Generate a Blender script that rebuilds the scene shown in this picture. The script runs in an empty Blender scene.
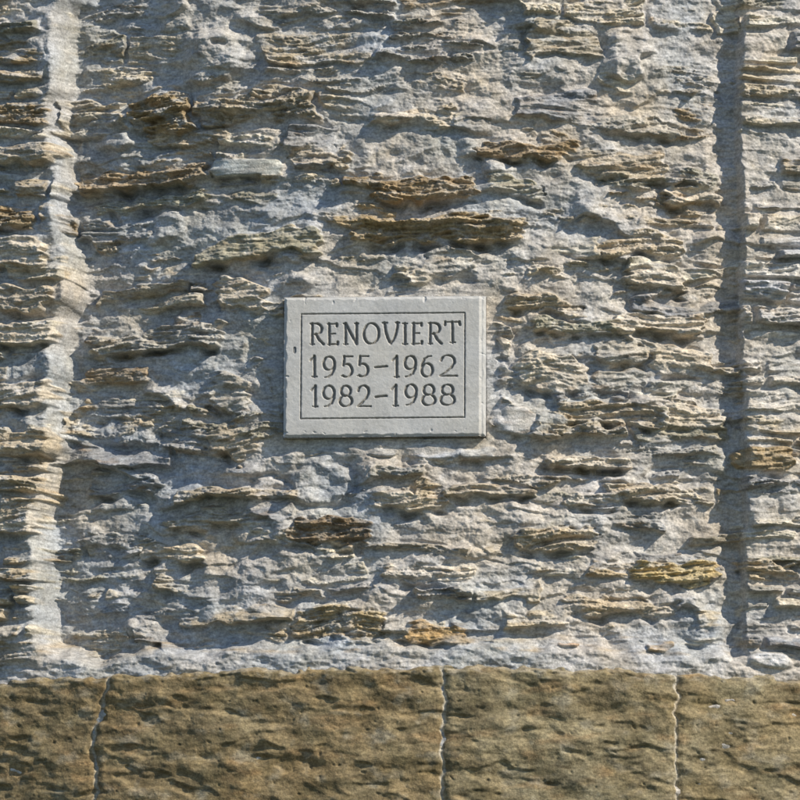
import bpy, math, numpy as np
from mathutils import Vector
S=0.003; R=4.8; ZC=5.0; PITCH=math.radians(8); CP=math.cos(PITCH)
rng=np.random.RandomState(7)
f32=np.float32
PERM=rng.permutation(4096).astype(np.int32); 
GA=(rng.rand(4096)*2*math.pi).astype(f32); GX=np.cos(GA); GY=np.sin(GA)
def pn(x,y,seed=0):
    x=x.astype(f32)+f32(seed*17.31); y=y.astype(f32)+f32(seed*7.77)
    xf=np.floor(x); yf=np.floor(y); xi=xf.astype(np.int32); yi=yf.astype(np.int32)
    fx=x-xf; fy=y-yf
    def g(ix,iy,dx,dy):
        h=PERM[(PERM[(ix+seed*131)&4095]+iy)&4095]
        return GX[h]*dx+GY[h]*dy
    u=fx*fx*fx*(fx*(fx*6-15)+10); v=fy*fy*fy*(fy*(fy*6-15)+10)
    a=g(xi,yi,fx,fy); b=g(xi+1,yi,fx-1,fy); c=g(xi,yi+1,fx,fy-1); d=g(xi+1,yi+1,fx-1,fy-1)
    return ((a+(b-a)*u)+((c+(d-c)*u)-(a+(b-a)*u))*v)*1.5
def fbm(x,y,o,seed=0,gain=.5):
    r=0; a=1.0
    for i in range(o):
        r=r+a*pn(x*(2.03**i),y*(2.03**i),seed+i); a*=gain
    return r
def ss(a,b,x):
    t=np.clip((x-a)/(b-a),0,1); return t*t*(3-2*t)
def terr(n,k,sh=.7):
    q=n*k; f=np.floor(q); r=q-f
    return (f+ss(sh,1.0,r))/k

def grid_mesh(name,X,Y,Z,col,mat,extra=None):
    ny,nx=X.shape; n=nx*ny
    co=np.empty((n,3),f32); co[:,0]=X.ravel(); co[:,1]=Y.ravel(); co[:,2]=Z.ravel()
    idx=np.arange(n,dtype=np.int32).reshape(ny,nx)
    q=np.stack([idx[:-1,:-1],idx[1:,:-1],idx[1:,1:],idx[:-1,1:]],-1).reshape(-1)
    me=bpy.data.meshes.new(name); me.vertices.add(n); me.vertices.foreach_set('co',co.ravel())
    nf=len(q)//4
    me.loops.add(len(q)); me.loops.foreach_set('vertex_index',q)
    me.polygons.add(nf); me.polygons.foreach_set('loop_start',np.arange(0,nf*4,4,dtype=np.int32))
    me.polygons.foreach_set('use_smooth',np.ones(nf,dtype=bool))
    me.update(calc_edges=True)
    at=me.color_attributes.new('Tint','FLOAT_COLOR','POINT')
    c=np.ones((n,4),f32); c[:,:3]=col.reshape(-1,3); at.data.foreach_set('color',c.ravel())
    ob=bpy.data.objects.new(name,me); bpy.context.scene.collection.objects.link(ob)
    me.materials.append(mat); return ob

def place(px,py,h):
    """wall coordinates (x right, y down, h out of wall; units of 3 mm) -> world, on the round wall"""
    x=(px-400)*S; th=np.arcsin(np.clip(x/R,-.98,.98)); r=R+h*S
    return r*np.sin(th), R-r*np.cos(th), ZC+(400-py)*S/CP

# ---------- materials
def stone_mat(name,var=.5,bump=.35,scale=1.0,rough=.95,warm=(1.0,.93,.80),cool=(.92,.98,1.06)):
    m=bpy.data.materials.new(name); m.use_nodes=True; nt=m.node_tree; N=nt.nodes; L=nt.links
    b=N['Principled BSDF']; b.inputs['Roughness'].default_value=rough
    b.inputs['Specular IOR Level'].default_value=.25
    at=N.new('ShaderNodeAttribute'); at.attribute_name='Tint'
    tc=N.new('ShaderNodeTexCoord')
    def noise(sc,det,vec=None,ro=.6):
        n=N.new('ShaderNodeTexNoise'); n.inputs['Scale'].default_value=sc; n.inputs['Detail'].default_value=det; n.inputs['Roughness'].default_value=ro
        L.new(vec or tc.outputs['Object'],n.inputs['Vector']); return n
    mp=N.new('ShaderNodeMapping'); mp.inputs['Scale'].default_value=(1,1,2.5); L.new(tc.outputs['Object'],mp.inputs['Vector'])
    n1=noise(45*scale,4,mp.outputs[0]); n2=noise(160*scale,3); n3=noise(6*scale,3)
    def mr(src,a,bv,lo=.3,hi=.7):
        r=N.new('ShaderNodeMapRange'); r.inputs[1].default_value=lo; r.inputs[2].default_value=hi; r.inputs[3].default_value=a; r.inputs[4].default_value=bv
        L.new(src,r.inputs[0]); return r.outputs[0]
    def mult(c,fac):
        v=N.new('ShaderNodeVectorMath'); v.operation='MULTIPLY'; L.new(c,v.inputs[0]); L.new(fac,v.inputs[1]); return v.outputs[0]
    c=mult(at.outputs['Color'],mr(n1.outputs[0],1-var*.5,1+var*.5))
    c=mult(c,mr(n2.outputs[0],1-var*.45,1+var*.45))
    mx=N.new('ShaderNodeMix'); mx.data_type='RGBA'; L.new(mr(n3.outputs[0],0,1),mx.inputs[0])
    mx.inputs[6].default_value=(*warm,1); mx.inputs[7].default_value=(*cool,1)
    c=mult(c,mx.outputs[2]); L.new(c,b.inputs['Base Color'])
    bm=N.new('ShaderNodeBump'); bm.inputs['Strength'].default_value=bump; bm.inputs['Distance'].default_value=.004
    n4=noise(220*scale,3)
    L.new(n4.outputs[0],bm.inputs['Height']); L.new(bm.outputs[0],b.inputs['Normal'])
    return m
mat_wall=stone_mat('rubble_masonry',bump=.5,var=.6,warm=(1.02,.95,.86),cool=(.95,.97,1.05)); mat_arch=stone_mat('sandstone_course',var=.7,bump=.5,warm=(1,.9,.74),cool=(.95,.97,.95))
mat_plq=stone_mat('plaque_limestone',var=.14,bump=.16,warm=(1,.985,.96),cool=(.97,.985,1.02))

# ---------- wall grid
def axis(lo,hi,d0,d1,m,a,b,c):
    p=[np.arange(lo,d0-m,c),np.arange(d0-m,d0,b),np.arange(d0,d1,a),np.arange(d1,d1+m,b),np.arange(d1+m,hi+c,c)]
    return np.concatenate(p)
ax=axis(-1100,1900,-10,810,180,.75,1.8,9)
ay=axis(-600,400+ZC/S*CP,-10,700,170,.75,1.8,9)
X,Y=np.meshgrid(ax.astype(f32),ay.astype(f32)); print('grid',X.shape)

wx=fbm(X/70,Y/50,3,11)*13+pn(X/9,Y/7,15)*2.4; wy=fbm(X/95,Y/50,3,21)*12+pn(X/14,Y/9,25)*2.0
XW=X+wx; YW=Y+wy
tilt=Y+X*.03+fbm(X/90,Y/65,2,33)*7
st0=fbm(X/80,tilt/18,2,37); st1=fbm(X/55,tilt/8,2,41); st2=fbm(X/26,tilt/3.4,2,51); st3=pn(X/9,tilt/1.8,61)
brk=fbm(X/8,Y/6,3,65,.6)
strata=terr(st0,3)*1.2+terr(st1,4,.8)*1.1+terr(st2,3,.8)*.42+st3*.10+brk*.30
# mortar: smeared, trowelled, lumpy
Hm=1.7+fbm(X/80,Y/60,2,71)*4.8+fbm(X/30,Y/22,2,75)*2.5+fbm(X/11,Y/8,3,81,.6)*.9+(np.abs(fbm(X/45,Y/22,2,85))*-3.0)
cover=fbm(X/85,Y/60,2,91)

PAL=np.array([(.27,.275,.28),(.33,.325,.30),(.41,.36,.275),(.49,.44,.345),(.30,.24,.155),(.31,.30,.245),(.54,.51,.43),(.35,.28,.175),(.37,.34,.28)],f32)
def courses(XX,YY,hmin,hmax,wmin,wmax,seed,ylo,yhi,xlo,xhi):
    r=np.random.RandomState(seed); yb=[ylo]
    while yb[-1]<yhi: yb.append(yb[-1]+hmin+(hmax-hmin)*r.rand()**1.4)
    yb=np.array(yb,f32); row=np.clip(np.searchsorted(yb,YY)-1,0,len(yb)-2)
    top=YY-yb[row]; bot=yb[row+1]-YY
    order=np.argsort(row.ravel(),kind='stable'); cnt=np.bincount(row.ravel(),minlength=len(yb)-1); off=np.concatenate([[0],np.cumsum(cnt)])
    xf=XX.ravel(); L=np.zeros(xf.shape,f32); Rr=L.copy(); ID=np.zeros(xf.shape,np.int32); base=0
    for i in range(len(yb)-1):
        ii=order[off[i]:off[i+1]]
        xb=[xlo-r.rand()*wmax]
        while xb[-1]<xhi: xb.append(xb[-1]+(wmin+(wmax-wmin)*r.rand()**1.3))
        xb=np.array(xb,f32); c=np.clip(np.searchsorted(xb,xf[ii])-1,0,len(xb)-2)
        L[ii]=xf[ii]-xb[c]; Rr[ii]=xb[c+1]-xf[ii]; ID[ii]=base+c; base+=len(xb)
    return top,bot,L.reshape(XX.shape),Rr.reshape(XX.shape),ID.reshape(XX.shape),base

def build_stones(XX,YY,args,pmean,pstd,seed,lay,pal_w):
    top,bot,Lf,Rt,ID,n=courses(XX,YY,*args)
    r=np.random.RandomState(seed+5)
    P=(pmean+pstd*r.randn(n)).astype(f32); SL=(r.randn(n)*2.4-1.2).astype(f32); SX=(r.randn(n)*2.4).astype(f32); LA=(lay*(.3+1.2*r.rand(n))).astype(f32)
    C=PAL[r.choice(len(PAL),n,p=pal_w)]*(.86+.28*r.rand(n,1)).astype(f32)
    g=1.2
    prof=ss(g*.3,g+4.0,top)*ss(g*.3,g+1.5,bot)*ss(g*.3,g+3.0,Lf)*ss(g*.3,g+3.0,Rt)
    v=(top/(top+bot)-.5); u=(Lf/(Lf+Rt)-.5)
    H=-9+prof*(9+P[ID]-SL[ID]*v*2+SX[ID]*u*2+strata*LA[ID])
    return H,C[ID]
pw=np.array([.11,.16,.18,.17,.05,.10,.12,.03,.08]); pw/=pw.sum()
Hs,Cs=build_stones(XW,YW,(14,42,40,150,3,-700,2200,-1200,2000),1.0,4.6,3,4.6,pw)
Hs-=cover*3.8
edgeR=741+pn(Y/60,Y*0,101)*5+pn(Y/14,Y*0,102)*2.5
edgeL=58-14*ss(380,520,Y)+8*np.exp(-((Y-270)/60)**2)+pn(Y/70,Y*0,103)*8+pn(Y/24,Y*0,104)*6
pR=ss(-1.5,3.0,X-edgeR)*(1-ss(880,886,X)); pL=ss(-14,6,edgeL-X)*(1-ss(-3,3,-90-X))
pw2=np.array([.18,.18,.15,.16,.03,.08,.20,.0,.02]); pw2/=pw2.sum()
HR,CR=build_stones(X+wx*.4,Y+wy*.4,(10,27,50,140,31,-700,2200,-1200,2000),4.5,3.8,31,3.8,pw2)
pw3=np.array([.04,.08,.24,.28,.12,.06,.12,.06,.0]); pw3/=pw3.sum()
HL,CL=build_stones(X+wx*.6,Y+wy*.5,(15,36,30,90,77,-700,2200,-1200,2000),6.0,5.5,77,4.5,pw3)
Hs=Hs*(1-pR)*(1-pL)+HR*pR+HL*pL
k=(X>edgeR)[...,None]; Cs=np.where(k,CR,Cs); k=(X<edgeL)[...,None]; Cs=np.where(k,CL,Cs)
wz=((X>edgeR)*ss(205,225,Y)*(1-ss(395,420,Y)))[...,None]; Cs=Cs*(1-wz*.6)+np.array((.62,.62,.62),f32)*wz*.6
base=15*pR+21*pL-18*(1-ss(56,290,X))*(1-pL)*(X>-95)
def ledges(lam,amp,seed,wob):
    ph=(Y+X*.02+wob*fbm(X/100,Y/70,3,seed)+pn(X/11,Y/9,seed+7)*1.8)/lam; fr=ph-np.floor(ph); row=np.floor(ph)
    sel=np.clip(pn(X/70+row*3.71,row*1.93,seed+11)*2.6-.3,0,1)
    return ss(0,.86,fr)**1.3*(1-ss(.88,1.0,fr))*sel*amp
LD=ledges(34,9.5,301,24)+ledges(15,2.2,341,16)
LD=LD*(1-.6*pR)*(1-.5*pL)
rn=np.clip(.45+pn(Y/38,Y*0,106)*1.1+pn(Y/11,X/30,107)*.35,0,1.2)
rm=np.exp(-((X-edgeL+4)/9)**2)*rn; Hm+=3.0*rm; LD*=1-.7*np.clip(rm,0,1); Hs-=2.0*rm
tr=np.exp(-((X-edgeR+12)/9)**2); Hm-=3.0*tr; Hs-=7*tr; LD*=1-.7*tr

def win(x0,x1,y0,y1):
    i0,i1=np.searchsorted(ay,[y0,y1]); j0,j1=np.searchsorted(ax,[x0,x1]); return slice(i0,i1),slice(j0,j1)
SM=np.zeros_like(X)
def stone(cx,cy,w,h,p,col,lay=2.5,slant=-1,gap=3.0,rot=0,tol=1.0,smooth=False):
    s=win(cx-w*.5-36,cx+w*.5+36,cy-h*.5-30,cy+h*.5+34)
    x=X[s]-cx+wx[s]*.6*tol; y=Y[s]-cy+wy[s]*.5*tol; a=math.radians(rot)
    x,y=x*math.cos(a)+y*math.sin(a),-x*math.sin(a)+y*math.cos(a)
    x=x+pn(Y[s]/5,X[s]/60,7)*8*tol; y=y+fbm(X[s]/26,Y[s]/30,2,8)*4.5*tol
    rr=min(w,h)*.40; qx=np.abs(x)-w*.5+rr; qy=np.abs(y)-h*.5+rr
    d=np.sqrt(np.maximum(qx,0)**2+np.maximum(qy,0)**2)+np.minimum(np.maximum(qx,qy),0)-rr
    pr=1-ss(-3,1,d)
    body=p*1.25+2.2+slant*(-y/h)*3+(strata[s]*lay*1.25 if not smooth else strata[s]*.15)+fbm(X[s]/20,Y[s]/9,2,5)*(1.8 if not smooth else .3)
    if gap:
        gg=np.exp(-((y-h*.5-3)/3.8)**2)*ss(w*.5,w*.36,np.abs(x))*gap*1.4*np.clip(.6+1.3*pn(X[s]/18,Y[s]/30,9),0,1.5)
        Hm[s]-=gg*(1-pr); Hs[s]-=gg*(1-pr)
    ring=np.exp(-((d-7)/7)**2)*(1-pr); Hs[s]-=2.5*ring
    Hs[s]=Hs[s]*(1-pr)+body*pr
    LD[s]*=1-.85*pr
    cut=1.8 if smooth or p>=4 else .6
    Hm[s]=np.where(pr>.4,np.minimum(Hm[s],body-cut*pr+2.6*fbm(X[s]/16,Y[s]/8,2,19)),Hm[s])
    cc=Cs[s]; m=np.clip(pr*1.6-.2,0,1)[...,None]; v=(1+.25*pn(X[s]/30,Y[s]/4,23))[...,None]
    colr=np.array(col,f32)*1.12*v
    if not smooth: colr=colr*.82+cc*.18
    Cs[s]=colr*m+cc*(1-m); SM[s]=np.maximum(SM[s],pr)
GB=(.28,.29,.295);TAN=(.42,.365,.28);OCH=(.34,.265,.155);OL=(.33,.32,.25);CRM=(.54,.49,.41);DB=(.19,.14,.085);WH=(.54,.54,.54);BR=(.28,.215,.135);GR=(.38,.37,.34)
L=[(246,165,76,21,5.5,(.40,.41,.38),0,0,1.5,0,.25,True),
(140,170,130,20,6,BR,3.5,-2,6,-3),(150,196,115,18,5,OL,3.5,-2,6,-4),(90,120,70,16,4,GR),(180,130,90,14,3,TAN),
(425,188,104,26,6,BR,4,0,5,0),(438,229,176,28,6,OCH,4.5,1,6,0),(530,147,112,18,5,BR,3,0,6,1),(410,118,90,16,3,CRM),(640,118,90,18,3,GR),
(258,246,130,28,7,OL,1.5,-1,6,-4),(320,152,60,14,3,TAN),(112,225,80,20,3,GB),
(155,335,144,24,7,GR,3.5,-2,8,-3),(112,371,72,19,4,BR,2,0,2,-1,.5),(125,405,60,22,2.5,GB,2,0,3),(185,440,60,18,3,GB,2,0,3),
(240,292,46,34,6,CRM,1.5,1,4,20),(232,442,46,34,5,TAN,1.5,1,5,25),(230,390,42,38,3,GR,1.5,0,4,30),
(332,531,84,26,4,DB,4,2,5,2),(672,570,92,26,4,(.44,.355,.18),3.5,0,4,2),(120,484,70,12,3,GB,2,0,6),(215,520,110,14,3,GR,3,0,6,2),(172,549,70,18,4,CRM,2,0,6,0),
(110,535,70,20,3,GB),(415,500,70,14,3,CRM,2,0,6),(490,490,90,14,3,TAN,2,0,6,3),
(555,540,80,24,4,TAN,3.5,0,6,0),(590,500,60,16,4,CRM,3,0,6),(640,490,80,14,4,TAN,3,0,6),(590,460,95,14,4,CRM,3,0,8,4),
(552,371,84,36,5,CRM,2,1,6,5),(622,350,54,26,4,GR,1.5,0,4,0,.6),(622,379,56,22,3,GR,1.5,0,4,0,.6),(683,358,66,30,4,CRM,1.5,1,5,4,.6),(680,384,60,14,3,GR,2,0,4),
(545,300,80,18,4,TAN,3.5,0,6,3),(660,320,95,22,5,CRM,2.5,0,7,4),(575,322,90,18,4,OL,3,0,6,2),(640,245,90,18,4,TAN,3,0,6),
(660,275,50,20,5,CRM,2,0,5),(630,160,90,26,2.5,TAN,2,0,2),(690,190,60,18,4,CRM,2,0,5),(700,410,60,20,4,CRM,2.5,0,6,4),(610,410,110,20,4,TAN,3,0,7,2),
(515,420,42,32,3.5,WH,1,0,3,-6,.5,True),(430,452,56,14,3,(.42,.44,.46),.5,0,3,0,.5,True),(370,452,50,13,2.5,GB,1,0,3,0,.5),(476,452,42,14,3,(.42,.44,.46),.5,0,3,0,.5,True),
(425,272,40,24,4,CRM,1,0,3,-10),(450,262,60,30,2.5,GR,1.5,0,3),(520,185,60,20,3,OL,2,0,5,8),(497,345,14,26,3,CRM,1,0,3),(500,378,16,22,3,GR,1,0,3),
(340,622,92,30,1.0,(.33,.26,.14),4,2,5,4),(437,631,58,26,4,(.38,.26,.12),2,-1,7,8),(560,641,26,8,5,(.40,.22,.09),1,0,3),(655,642,28,12,5,(.36,.23,.09),1,0,3),
(760,457,60,24,7,OCH,2,0,5,0,.4),(765,565,60,14,5,TAN,3,0,4),(24,440,74,28,8,TAN,2,0,5,0,.4),(22,250,66,26,8,CRM,2,0,4),(15,520,60,20,7,CRM,2,0,5),(28,330,66,28,8,CRM,2,0,5),(26,150,64,22,7,TAN,2,0,5),(24,295,60,20,7,TAN,2,0,5),(28,390,60,24,7,CRM,2,0,5),
(620,600,120,16,3,TAN,3,0,5,2),(430,575,100,14,3,CRM,3,0,5,-2),(150,610,90,14,2,GB,2,0,3)]
for t in L: stone(*t)
for (cx,cy,rx,ry) in [(320,484,36,24),(268,486,18,15)]:
    s=win(cx-rx*2,cx+rx*2,cy-ry*2,cy+ry*2); d=np.sqrt(((X[s]-cx+wx[s]*.7)/rx)**2+((Y[s]-cy+wy[s]*.7)/ry)**2)
    i=1-ss(.8,1.1,d); Hs[s]-=7*i; LD[s]*=1-.8*i
    Hm[s]+=i*3.6-3.0*np.exp(-((d-1.1)/.12)**2)-(1-ss(.1,.8,d))*2.4
qx=np.abs(X-385)-101; qy=np.abs(Y-368)-70; dp=np.maximum(qx,qy)
col=1-ss(4,20,dp+fbm(X/26,Y/22,2,13)*10)
Hm=Hm*(1-col*.65)+1.0*col; Hs=Hs-5.5*col; LD*=1-.85*col
near=1-ss(-2,1.0,dp)

kk=1.2
Hm=Hm+.12*np.clip(Hs+2,-6,6)
mask=1/(1+np.exp(-np.clip((Hs-Hm)/.8,-30,30)))
hh0=np.maximum(Hs,Hm)+kk*.35*np.exp(-np.abs(Hs-Hm)/kk)+LD*(1-.4*mask)+strata*.18
H=base+hh0*1.28
def edgec(x): 
    u=np.clip(np.abs(x-430),0,470); return 656+10*(u/400.)**2
E=edgec(X)
fil=ss(-24,-2,Y-E+fbm(X/40,Y/40,2,3)*9); TH=190
fl=np.where(Y<E+TH+10,fil,1-ss(TH+10,TH+24,Y-E))
Hf=17+fbm(X/30,Y/12,3,131)*3.2+fbm(X/6,Y/5,2,132)*.8
H=H*(1-fl)+np.maximum(Hf,H*.35)*fl
s=win(735,800,640,676); dd=((X[s]-767+wx[s]*.5)/21)**2+((Y[s]-657+wy[s]*.3)/7)**2; blob=(1-ss(.5,1.2,dd)); H[s]+=blob*5
H=H*(1-near)+np.minimum(H,-4)*near
# colours
mc=np.array((.475,.445,.40),f32)*(1+.20*fbm(X/40,Y/30,3,141)+.12*pn(X/3,Y/3,145))[...,None]
gl=np.clip(.32+fbm(X/120,Y/90,2,147)+.5*(1-ss(180,460,X)),0,1)[...,None]; mc=mc*(1-gl)+mc*np.array((.81,.91,1.04),f32)*gl  # random cool mortar patches, plus bluish shade painted in towards the left
band=(1+.26*np.clip(st2,-1,1)+.18*st3)[...,None]
rust=np.clip(fbm(X/30,Y/8,3,151)*1.6-.5,0,1)[...,None]
sc=Cs*band; sc=sc*(1-rust*.5)+np.array((.33,.225,.125),f32)*rust*.5
smear=ss(-.1,.6,fbm(X/24,Y/11,4,155))*.75*(1-.6*SM)
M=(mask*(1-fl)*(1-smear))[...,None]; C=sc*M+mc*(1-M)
lich=np.clip(fbm(X/16,Y/9,4,161)*2-.9,0,1)[...,None]*.5; C=C*(1-lich)+np.array((.62,.61,.59),f32)*lich
dirt=np.clip(fbm(X/12,Y/12,3,171)*1.5-.6,0,1)[...,None]*.35; C=C*(1-dirt*.8)
och=np.clip(fbm(X/45,Y/10,3,181)*1.5-.2,0,1)*ss(612,640,Y)*(1-ss(648,655,Y)); och=och[...,None]*.6; C=C*(1-och)+np.array((.33,.24,.12),f32)*och
bl=np.zeros_like(X); bl[s]=blob; bl=bl[...,None]; C=C*(1-bl)+np.array((.68,.66,.63),f32)*bl
C=np.clip(C,.02,.75)
wxp,wyp,wzp=place(X,Y,H)
grid_mesh('stone_wall',wxp,wyp,wzp,C,mat_wall)
del wxp,wyp,wzp

# ---------- arch course blocks
bx=axis(-1100,1900,-10,810,150,1.0,2,8); bt=np.concatenate([[-1.,-.99,-.5],np.arange(0,TH-1,1.0),[TH,TH+.5,TH+.51]])
BX,BT=np.meshgrid(bx.astype(f32),bt.astype(f32)); BY=BT+edgec(BX)+7+fbm(BX/45,BX*0,2,77)*3
jb=[-860,-540,-215,112,442,670,985,1300,1620]; jd=np.full(BX.shape,999,f32); bid=np.zeros(BX.shape,int)
for i,j in enumerate(jb):
    dx=BX-j+fbm(BY/16,BY*0,2,60+i)*3.5+(np.minimum(BT,60)*.22-4 if j==112 else 0)
    jd=np.minimum(jd,np.abs(dx)+pn(BX/7,BY/7,68)*.8); bid+=(dx>0)
gr=np.random.RandomState(4); bc=np.array((.215,.172,.105),f32)*(.88+.3*gr.rand(12,1)).astype(f32); bc[5]=(.24,.205,.135);bc[6]=(.255,.215,.14)
hh=24+fbm(BX/70,BY/40,3,201)*4.5+fbm(BX/24,BY/14,3,205,.5)*1.4+pn(BX/3,BY/3,209)*.2+np.array(gr.randn(12)*1.6,f32)[bid]
hh-=np.clip(fbm(BX/9,BY/7,2,215)-.7,0,1)*5+2.5*ss(.1,.5,fbm(BX/60,BY/24,3,217))
jm=1-ss(.6,2.8,jd); hh-=jm*2.2+(1-ss(1,8,jd))*2.0
topr=ss(-.5,9,BT+fbm(BX/16,BT/8,2,3)*3); botr=1-ss(TH-8,TH,BT)
hh=hh*topr*botr+12*(1-topr*botr); hh=np.where((BT<-.6)|(BT>TH+.1),-4,hh)
c=bc[bid]*(1+.35*fbm(BX/40,BY/24,4,221)+.18*pn(BX/4,BY/3,225))[...,None]
ms=np.clip(fbm(BX/45,BY/22,4,231)*1.8,0,1)[...,None]*.5; c=c*(1-ms)+np.array((.14,.12,.07),f32)*ms
ru=np.clip(fbm(BX/50,BY/16,3,241)*2-.6,0,1)[...,None]*.4; c=c*(1-ru)+np.array((.33,.22,.12),f32)*ru
gy_=np.clip(fbm(BX/26,BY/18,4,245)*1.8-.5,0,1)[...,None]*.45; c=c*(1-gy_)+np.array((.34,.32,.27),f32)*gy_
lt=(1-ss(2,9,BT+fbm(BX/12,BT/5,3,251)*8))[...,None]*.6; c=c*(1-lt)+np.array((.37,.335,.28),f32)*lt  # sunlit lip painted as paler colour along the blocks' top edge
jm=jm[...,None]; c=c*(1-jm)+np.array((.45,.42,.37),f32)*jm; c=np.clip(c,.02,.7)
a,b_,d_=place(BX,BY,hh); grid_mesh('stone_arch_course',a,b_,d_,c,mat_arch)

# ---------- plaque
PW,PH=202.,140.; st=.3
gx=np.arange(0,PW+.01,st); gy=np.arange(0,PH+.01,st); PX,PY=np.meshgrid(gx.astype(f32),gy.astype(f32))
D=np.full(PX.shape,-9.,f32)
def seg(x0,y0,x1,y1,w0,w1=None):
    w1=w0 if w1 is None else w1; m=4
    i0=max(int((min(y0,y1)-m)/st),0);i1=int((max(y0,y1)+m)/st)+1;j0=max(int((min(x0,x1)-m)/st),0);j1=int((max(x0,x1)+m)/st)+1
    px=PX[i0:i1,j0:j1];py=PY[i0:i1,j0:j1];dx=x1-x0;dy=y1-y0;l=dx*dx+dy*dy+1e-9
    t=np.clip(((px-x0)*dx+(py-y0)*dy)/l,0,1); d=np.sqrt((px-x0-t*dx)**2+(py-y0-t*dy)**2)
    D[i0:i1,j0:j1]=np.maximum(D[i0:i1,j0:j1],w0+(w1-w0)*t-d)
def arc(cx,cy,rx,ry,a0,a1,n=18):
    return [(cx+rx*math.cos(math.radians(a0+(a1-a0)*i/n)),cy+ry*math.sin(math.radians(a0+(a1-a0)*i/n))) for i in range(n+1)]
G={'R':[[(.17,0),(.17,1)],[(.02,0),(.45,0)]+arc(.45,.26,.42,.26,-90,90)+[(.17,.52)],[(.45,.52),(.7,.8),(1,1)],[(.04,1),(.32,1)]],
'E':[[(.2,0),(.2,1)],[(.05,0),(.92,0),(.92,.1)],[(.2,.49),(.75,.47)],[(.05,1),(.97,.98),(.99,.88)]],
'N':[[(.12,0),(.12,1)],[(-.02,0),(.12,0),(.88,1)],[(.88,0),(.88,1)],[(.76,0),(1,0)],[(.0,1),(.26,1)]],
'O':[arc(.5,.5,.47,.5,0,360,30)],
'V':[[(-.06,.0),(.24,0)],[(.07,0),(.14,.36),(.27,.7),(.42,.92),(.5,1)],[(.5,1),(.68,.82),(.82,.54),(.9,.22),(.9,0)],[(.78,0),(1.02,0)]],
'I':[[(.5,0),(.5,1)],[(.15,0),(.85,0)],[(.15,1),(.85,1)]],
'T':[[(.5,0),(.5,1)],[(.0,.13),(.04,0),(.96,0),(1,.13)],[(.34,1),(.66,1)]],
'1':[[(.0,.2),(.5,0),(.5,1)],[(.2,1),(.8,1)]],
'9':[arc(.47,.32,.42,.32,0,360,26),[(.89,.32),(.86,.6),(.68,.85),(.4,.98),(.15,1)]],
'6':[arc(.53,.68,.42,.32,0,360,26),[(.11,.68),(.14,.4),(.32,.15),(.6,.02),(.85,0)]],
'5':[[(.28,0),(.95,0)],[(.28,0),(.2,.42)],[(.2,.42)]+arc(.46,.68,.46,.31,-95,125,20)+[(.05,.95)]],
'2':[[(.08,.24)]+arc(.47,.29,.4,.29,-165,20,16)+[(.7,.6),(.35,.84),(.05,1)],[(.05,1),(1.05,1)]],
'8':[arc(.5,.25,.36,.25,0,360,24),arc(.5,.74,.46,.26,0,360,26)],
'-':[[(0,.55),(1,.5)]]}
gj=np.random.RandomState(12)
def glyph(ch,x0,x1,y0,y1):
    jx,jy=gj.randn(2)*.35; sh=gj.randn()*.25
    for pl in G[ch]:
        P=[(x0+jx+(x1-x0)*u+sh*(.5-v),y0+jy+(y1-y0)*v) for u,v in pl]
        for (ax_,ay_),(bx_,by_) in zip(P,P[1:]):
            th=math.atan2(by_-ay_,bx_-ax_); w=.95+.95*abs(math.sin(th-math.radians(-15)))
            if ch=='-': w=1.5
            seg(ax_,ay_,bx_,by_,w)
OX,OY=284,298
rows=[(325,345.5,[('R',309.5,323),('E',327.5,338),('N',343.5,358),('O',362,378),('V',382.5,398),('I',401.5,408),('E',411.5,422),('R',427.5,441),('T',445,460)]),
(358,378.5,[('1',311,319),('9',323,336),('5',341,353),('5',357,369),('-',375,387),('1',392,400),('9',404,417),('6',421,434),('2',439,456)]),
(387,407.5,[('1',311,319),('9',323,336),('8',339,352),('2',357,370),('-',376,387),('1',392,400),('9',404,417),('8',421,435),('8',440,455)])]
for y0,y1,g in rows:
    for ch,x0,x1 in g: glyph(ch,x0-OX,x1-OX,y0-OY,y1-OY)
x0,x1,y0,y1=17,180.5,17,121.5
for q in [(x0,y0,x1,y0),(x1,y0,x1,y1),(x1,y1,x0,y1),(x0,y1,x0,y0)]: seg(*q,1.05)
e=fbm(PX/4,PY/4,2,301)*.25
carve=np.clip((D+e)/1.5,0,1)*3.0
ed=np.minimum(np.minimum(PX,PW-PX),np.minimum(PY,PH-PY))
hp=-carve+fbm(PX/50,PY/40,2,311)*.4+fbm(PX/5,PY/5,3,315)*.10-(1-ss(0,3.2+pn(PX/9,PY/9,5)*1.6,ed))*2.0
hp-=np.clip(pn(PX/7,PY/7,321)-.55,0,1)*5*(1-ss(4,9,ed))
rb=ss(PW-7.5,PW-4.0,PX); hp-=rb*2.6
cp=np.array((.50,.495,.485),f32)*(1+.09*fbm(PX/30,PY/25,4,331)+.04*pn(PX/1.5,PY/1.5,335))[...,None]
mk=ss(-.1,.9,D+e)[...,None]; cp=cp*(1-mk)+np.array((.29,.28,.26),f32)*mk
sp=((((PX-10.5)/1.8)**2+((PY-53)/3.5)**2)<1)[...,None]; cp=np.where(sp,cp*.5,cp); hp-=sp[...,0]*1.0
def pad(A): return np.pad(A,((2,2),(2,2)),'edge')
PXp,PYp,hpp=pad(PX),pad(PY),pad(hp); cpp=np.pad(cp,((2,2),(2,2),(0,0)),'edge')
hpp[0,:]=hpp[-1,:]=-18; hpp[:,0]=hpp[:,-1]=-18
xc=(385-400)*S; tang=math.asin(xc/R)+math.radians(1.0)
u=(PXp-PW/2)*S; w=(hpp+11.5)*S; vz=-(PYp-PH/2)*S/CP
U=u+vz*0.004; V=vz+u*0.010
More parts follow.
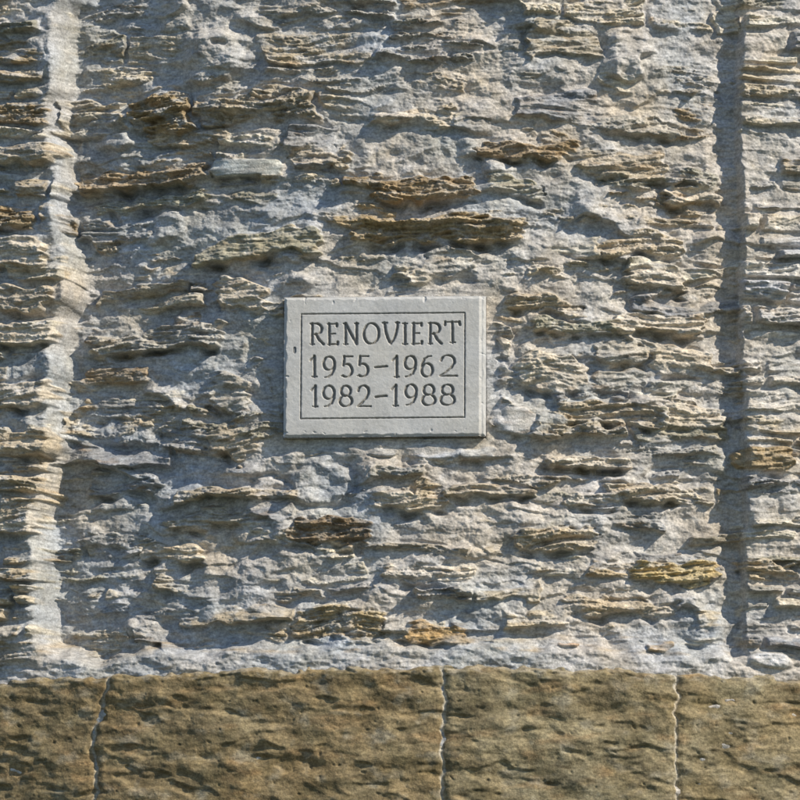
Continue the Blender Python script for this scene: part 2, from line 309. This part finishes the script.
Wx=xc+U*math.cos(tang)+w*math.sin(tang); Wy=(R-math.sqrt(R*R-xc*xc))+U*math.sin(tang)-w*math.cos(tang); Wz=ZC+(400-368)*S/CP+V
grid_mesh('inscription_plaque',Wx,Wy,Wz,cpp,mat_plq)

# ---------- ground
gm=bpy.data.materials.new('grass_ground'); gm.use_nodes=True; nt=gm.node_tree
nn=nt.nodes.new('ShaderNodeTexNoise'); nn.inputs['Scale'].default_value=3; nn.inputs['Detail'].default_value=8
cr=nt.nodes.new('ShaderNodeValToRGB'); cr.color_ramp.elements[0].color=(.04,.05,.025,1); cr.color_ramp.elements[1].color=(.09,.10,.055,1)
nt.links.new(nn.outputs[0],cr.inputs[0]); nt.links.new(cr.outputs[0],nt.nodes['Principled BSDF'].inputs['Base Color']); nt.nodes['Principled BSDF'].inputs['Roughness'].default_value=1
me=bpy.data.meshes.new('ground'); me.from_pydata([(-400,-400,0),(400,-400,0),(400,400,0),(-400,400,0)],[],[(0,1,2,3)]); me.materials.append(gm)
bpy.context.scene.collection.objects.link(bpy.data.objects.new('ground',me))

# ---------- light
az=math.radians(59); el=math.radians(38)
d=Vector((math.sin(az)*math.cos(el),-math.cos(az)*math.cos(el),math.sin(el)))
sl=bpy.data.lights.new('sun','SUN'); sl.energy=5; sl.angle=math.radians(.5); sl.color=(1,.91,.75)
so=bpy.data.objects.new('sun',sl); so.rotation_euler=d.to_track_quat('Z','Y').to_euler(); bpy.context.scene.collection.objects.link(so)
w=bpy.data.worlds.new('World'); bpy.context.scene.world=w; w.use_nodes=True; nt=w.node_tree
sk=nt.nodes.new('ShaderNodeTexSky'); sk.sky_type='NISHITA'; sk.sun_disc=False; sk.sun_elevation=el; sk.sun_rotation=math.atan2(d.x,d.y); sk.ozone_density=3.0; sk.dust_density=.3
nt.links.new(sk.outputs[0],nt.nodes['Background'].inputs[0]); nt.nodes['Background'].inputs[1].default_value=.13
# ---------- camera
DC=14.0
cd=bpy.data.cameras.new('camera'); cam=bpy.data.objects.new('camera',cd); bpy.context.scene.collection.objects.link(cam)
cam.location=(0,-DC*CP,ZC-DC*math.sin(PITCH)); cam.rotation_euler=(math.pi/2+PITCH,0,0)
cd.sensor_width=36; cd.lens=18/math.tan(math.atan(400*S/DC)); cd.clip_end=2000
sc_=bpy.context.scene; sc_.camera=cam; sc_.view_settings.view_transform='Standard'; sc_.view_settings.look='None'; sc_.view_settings.exposure=0
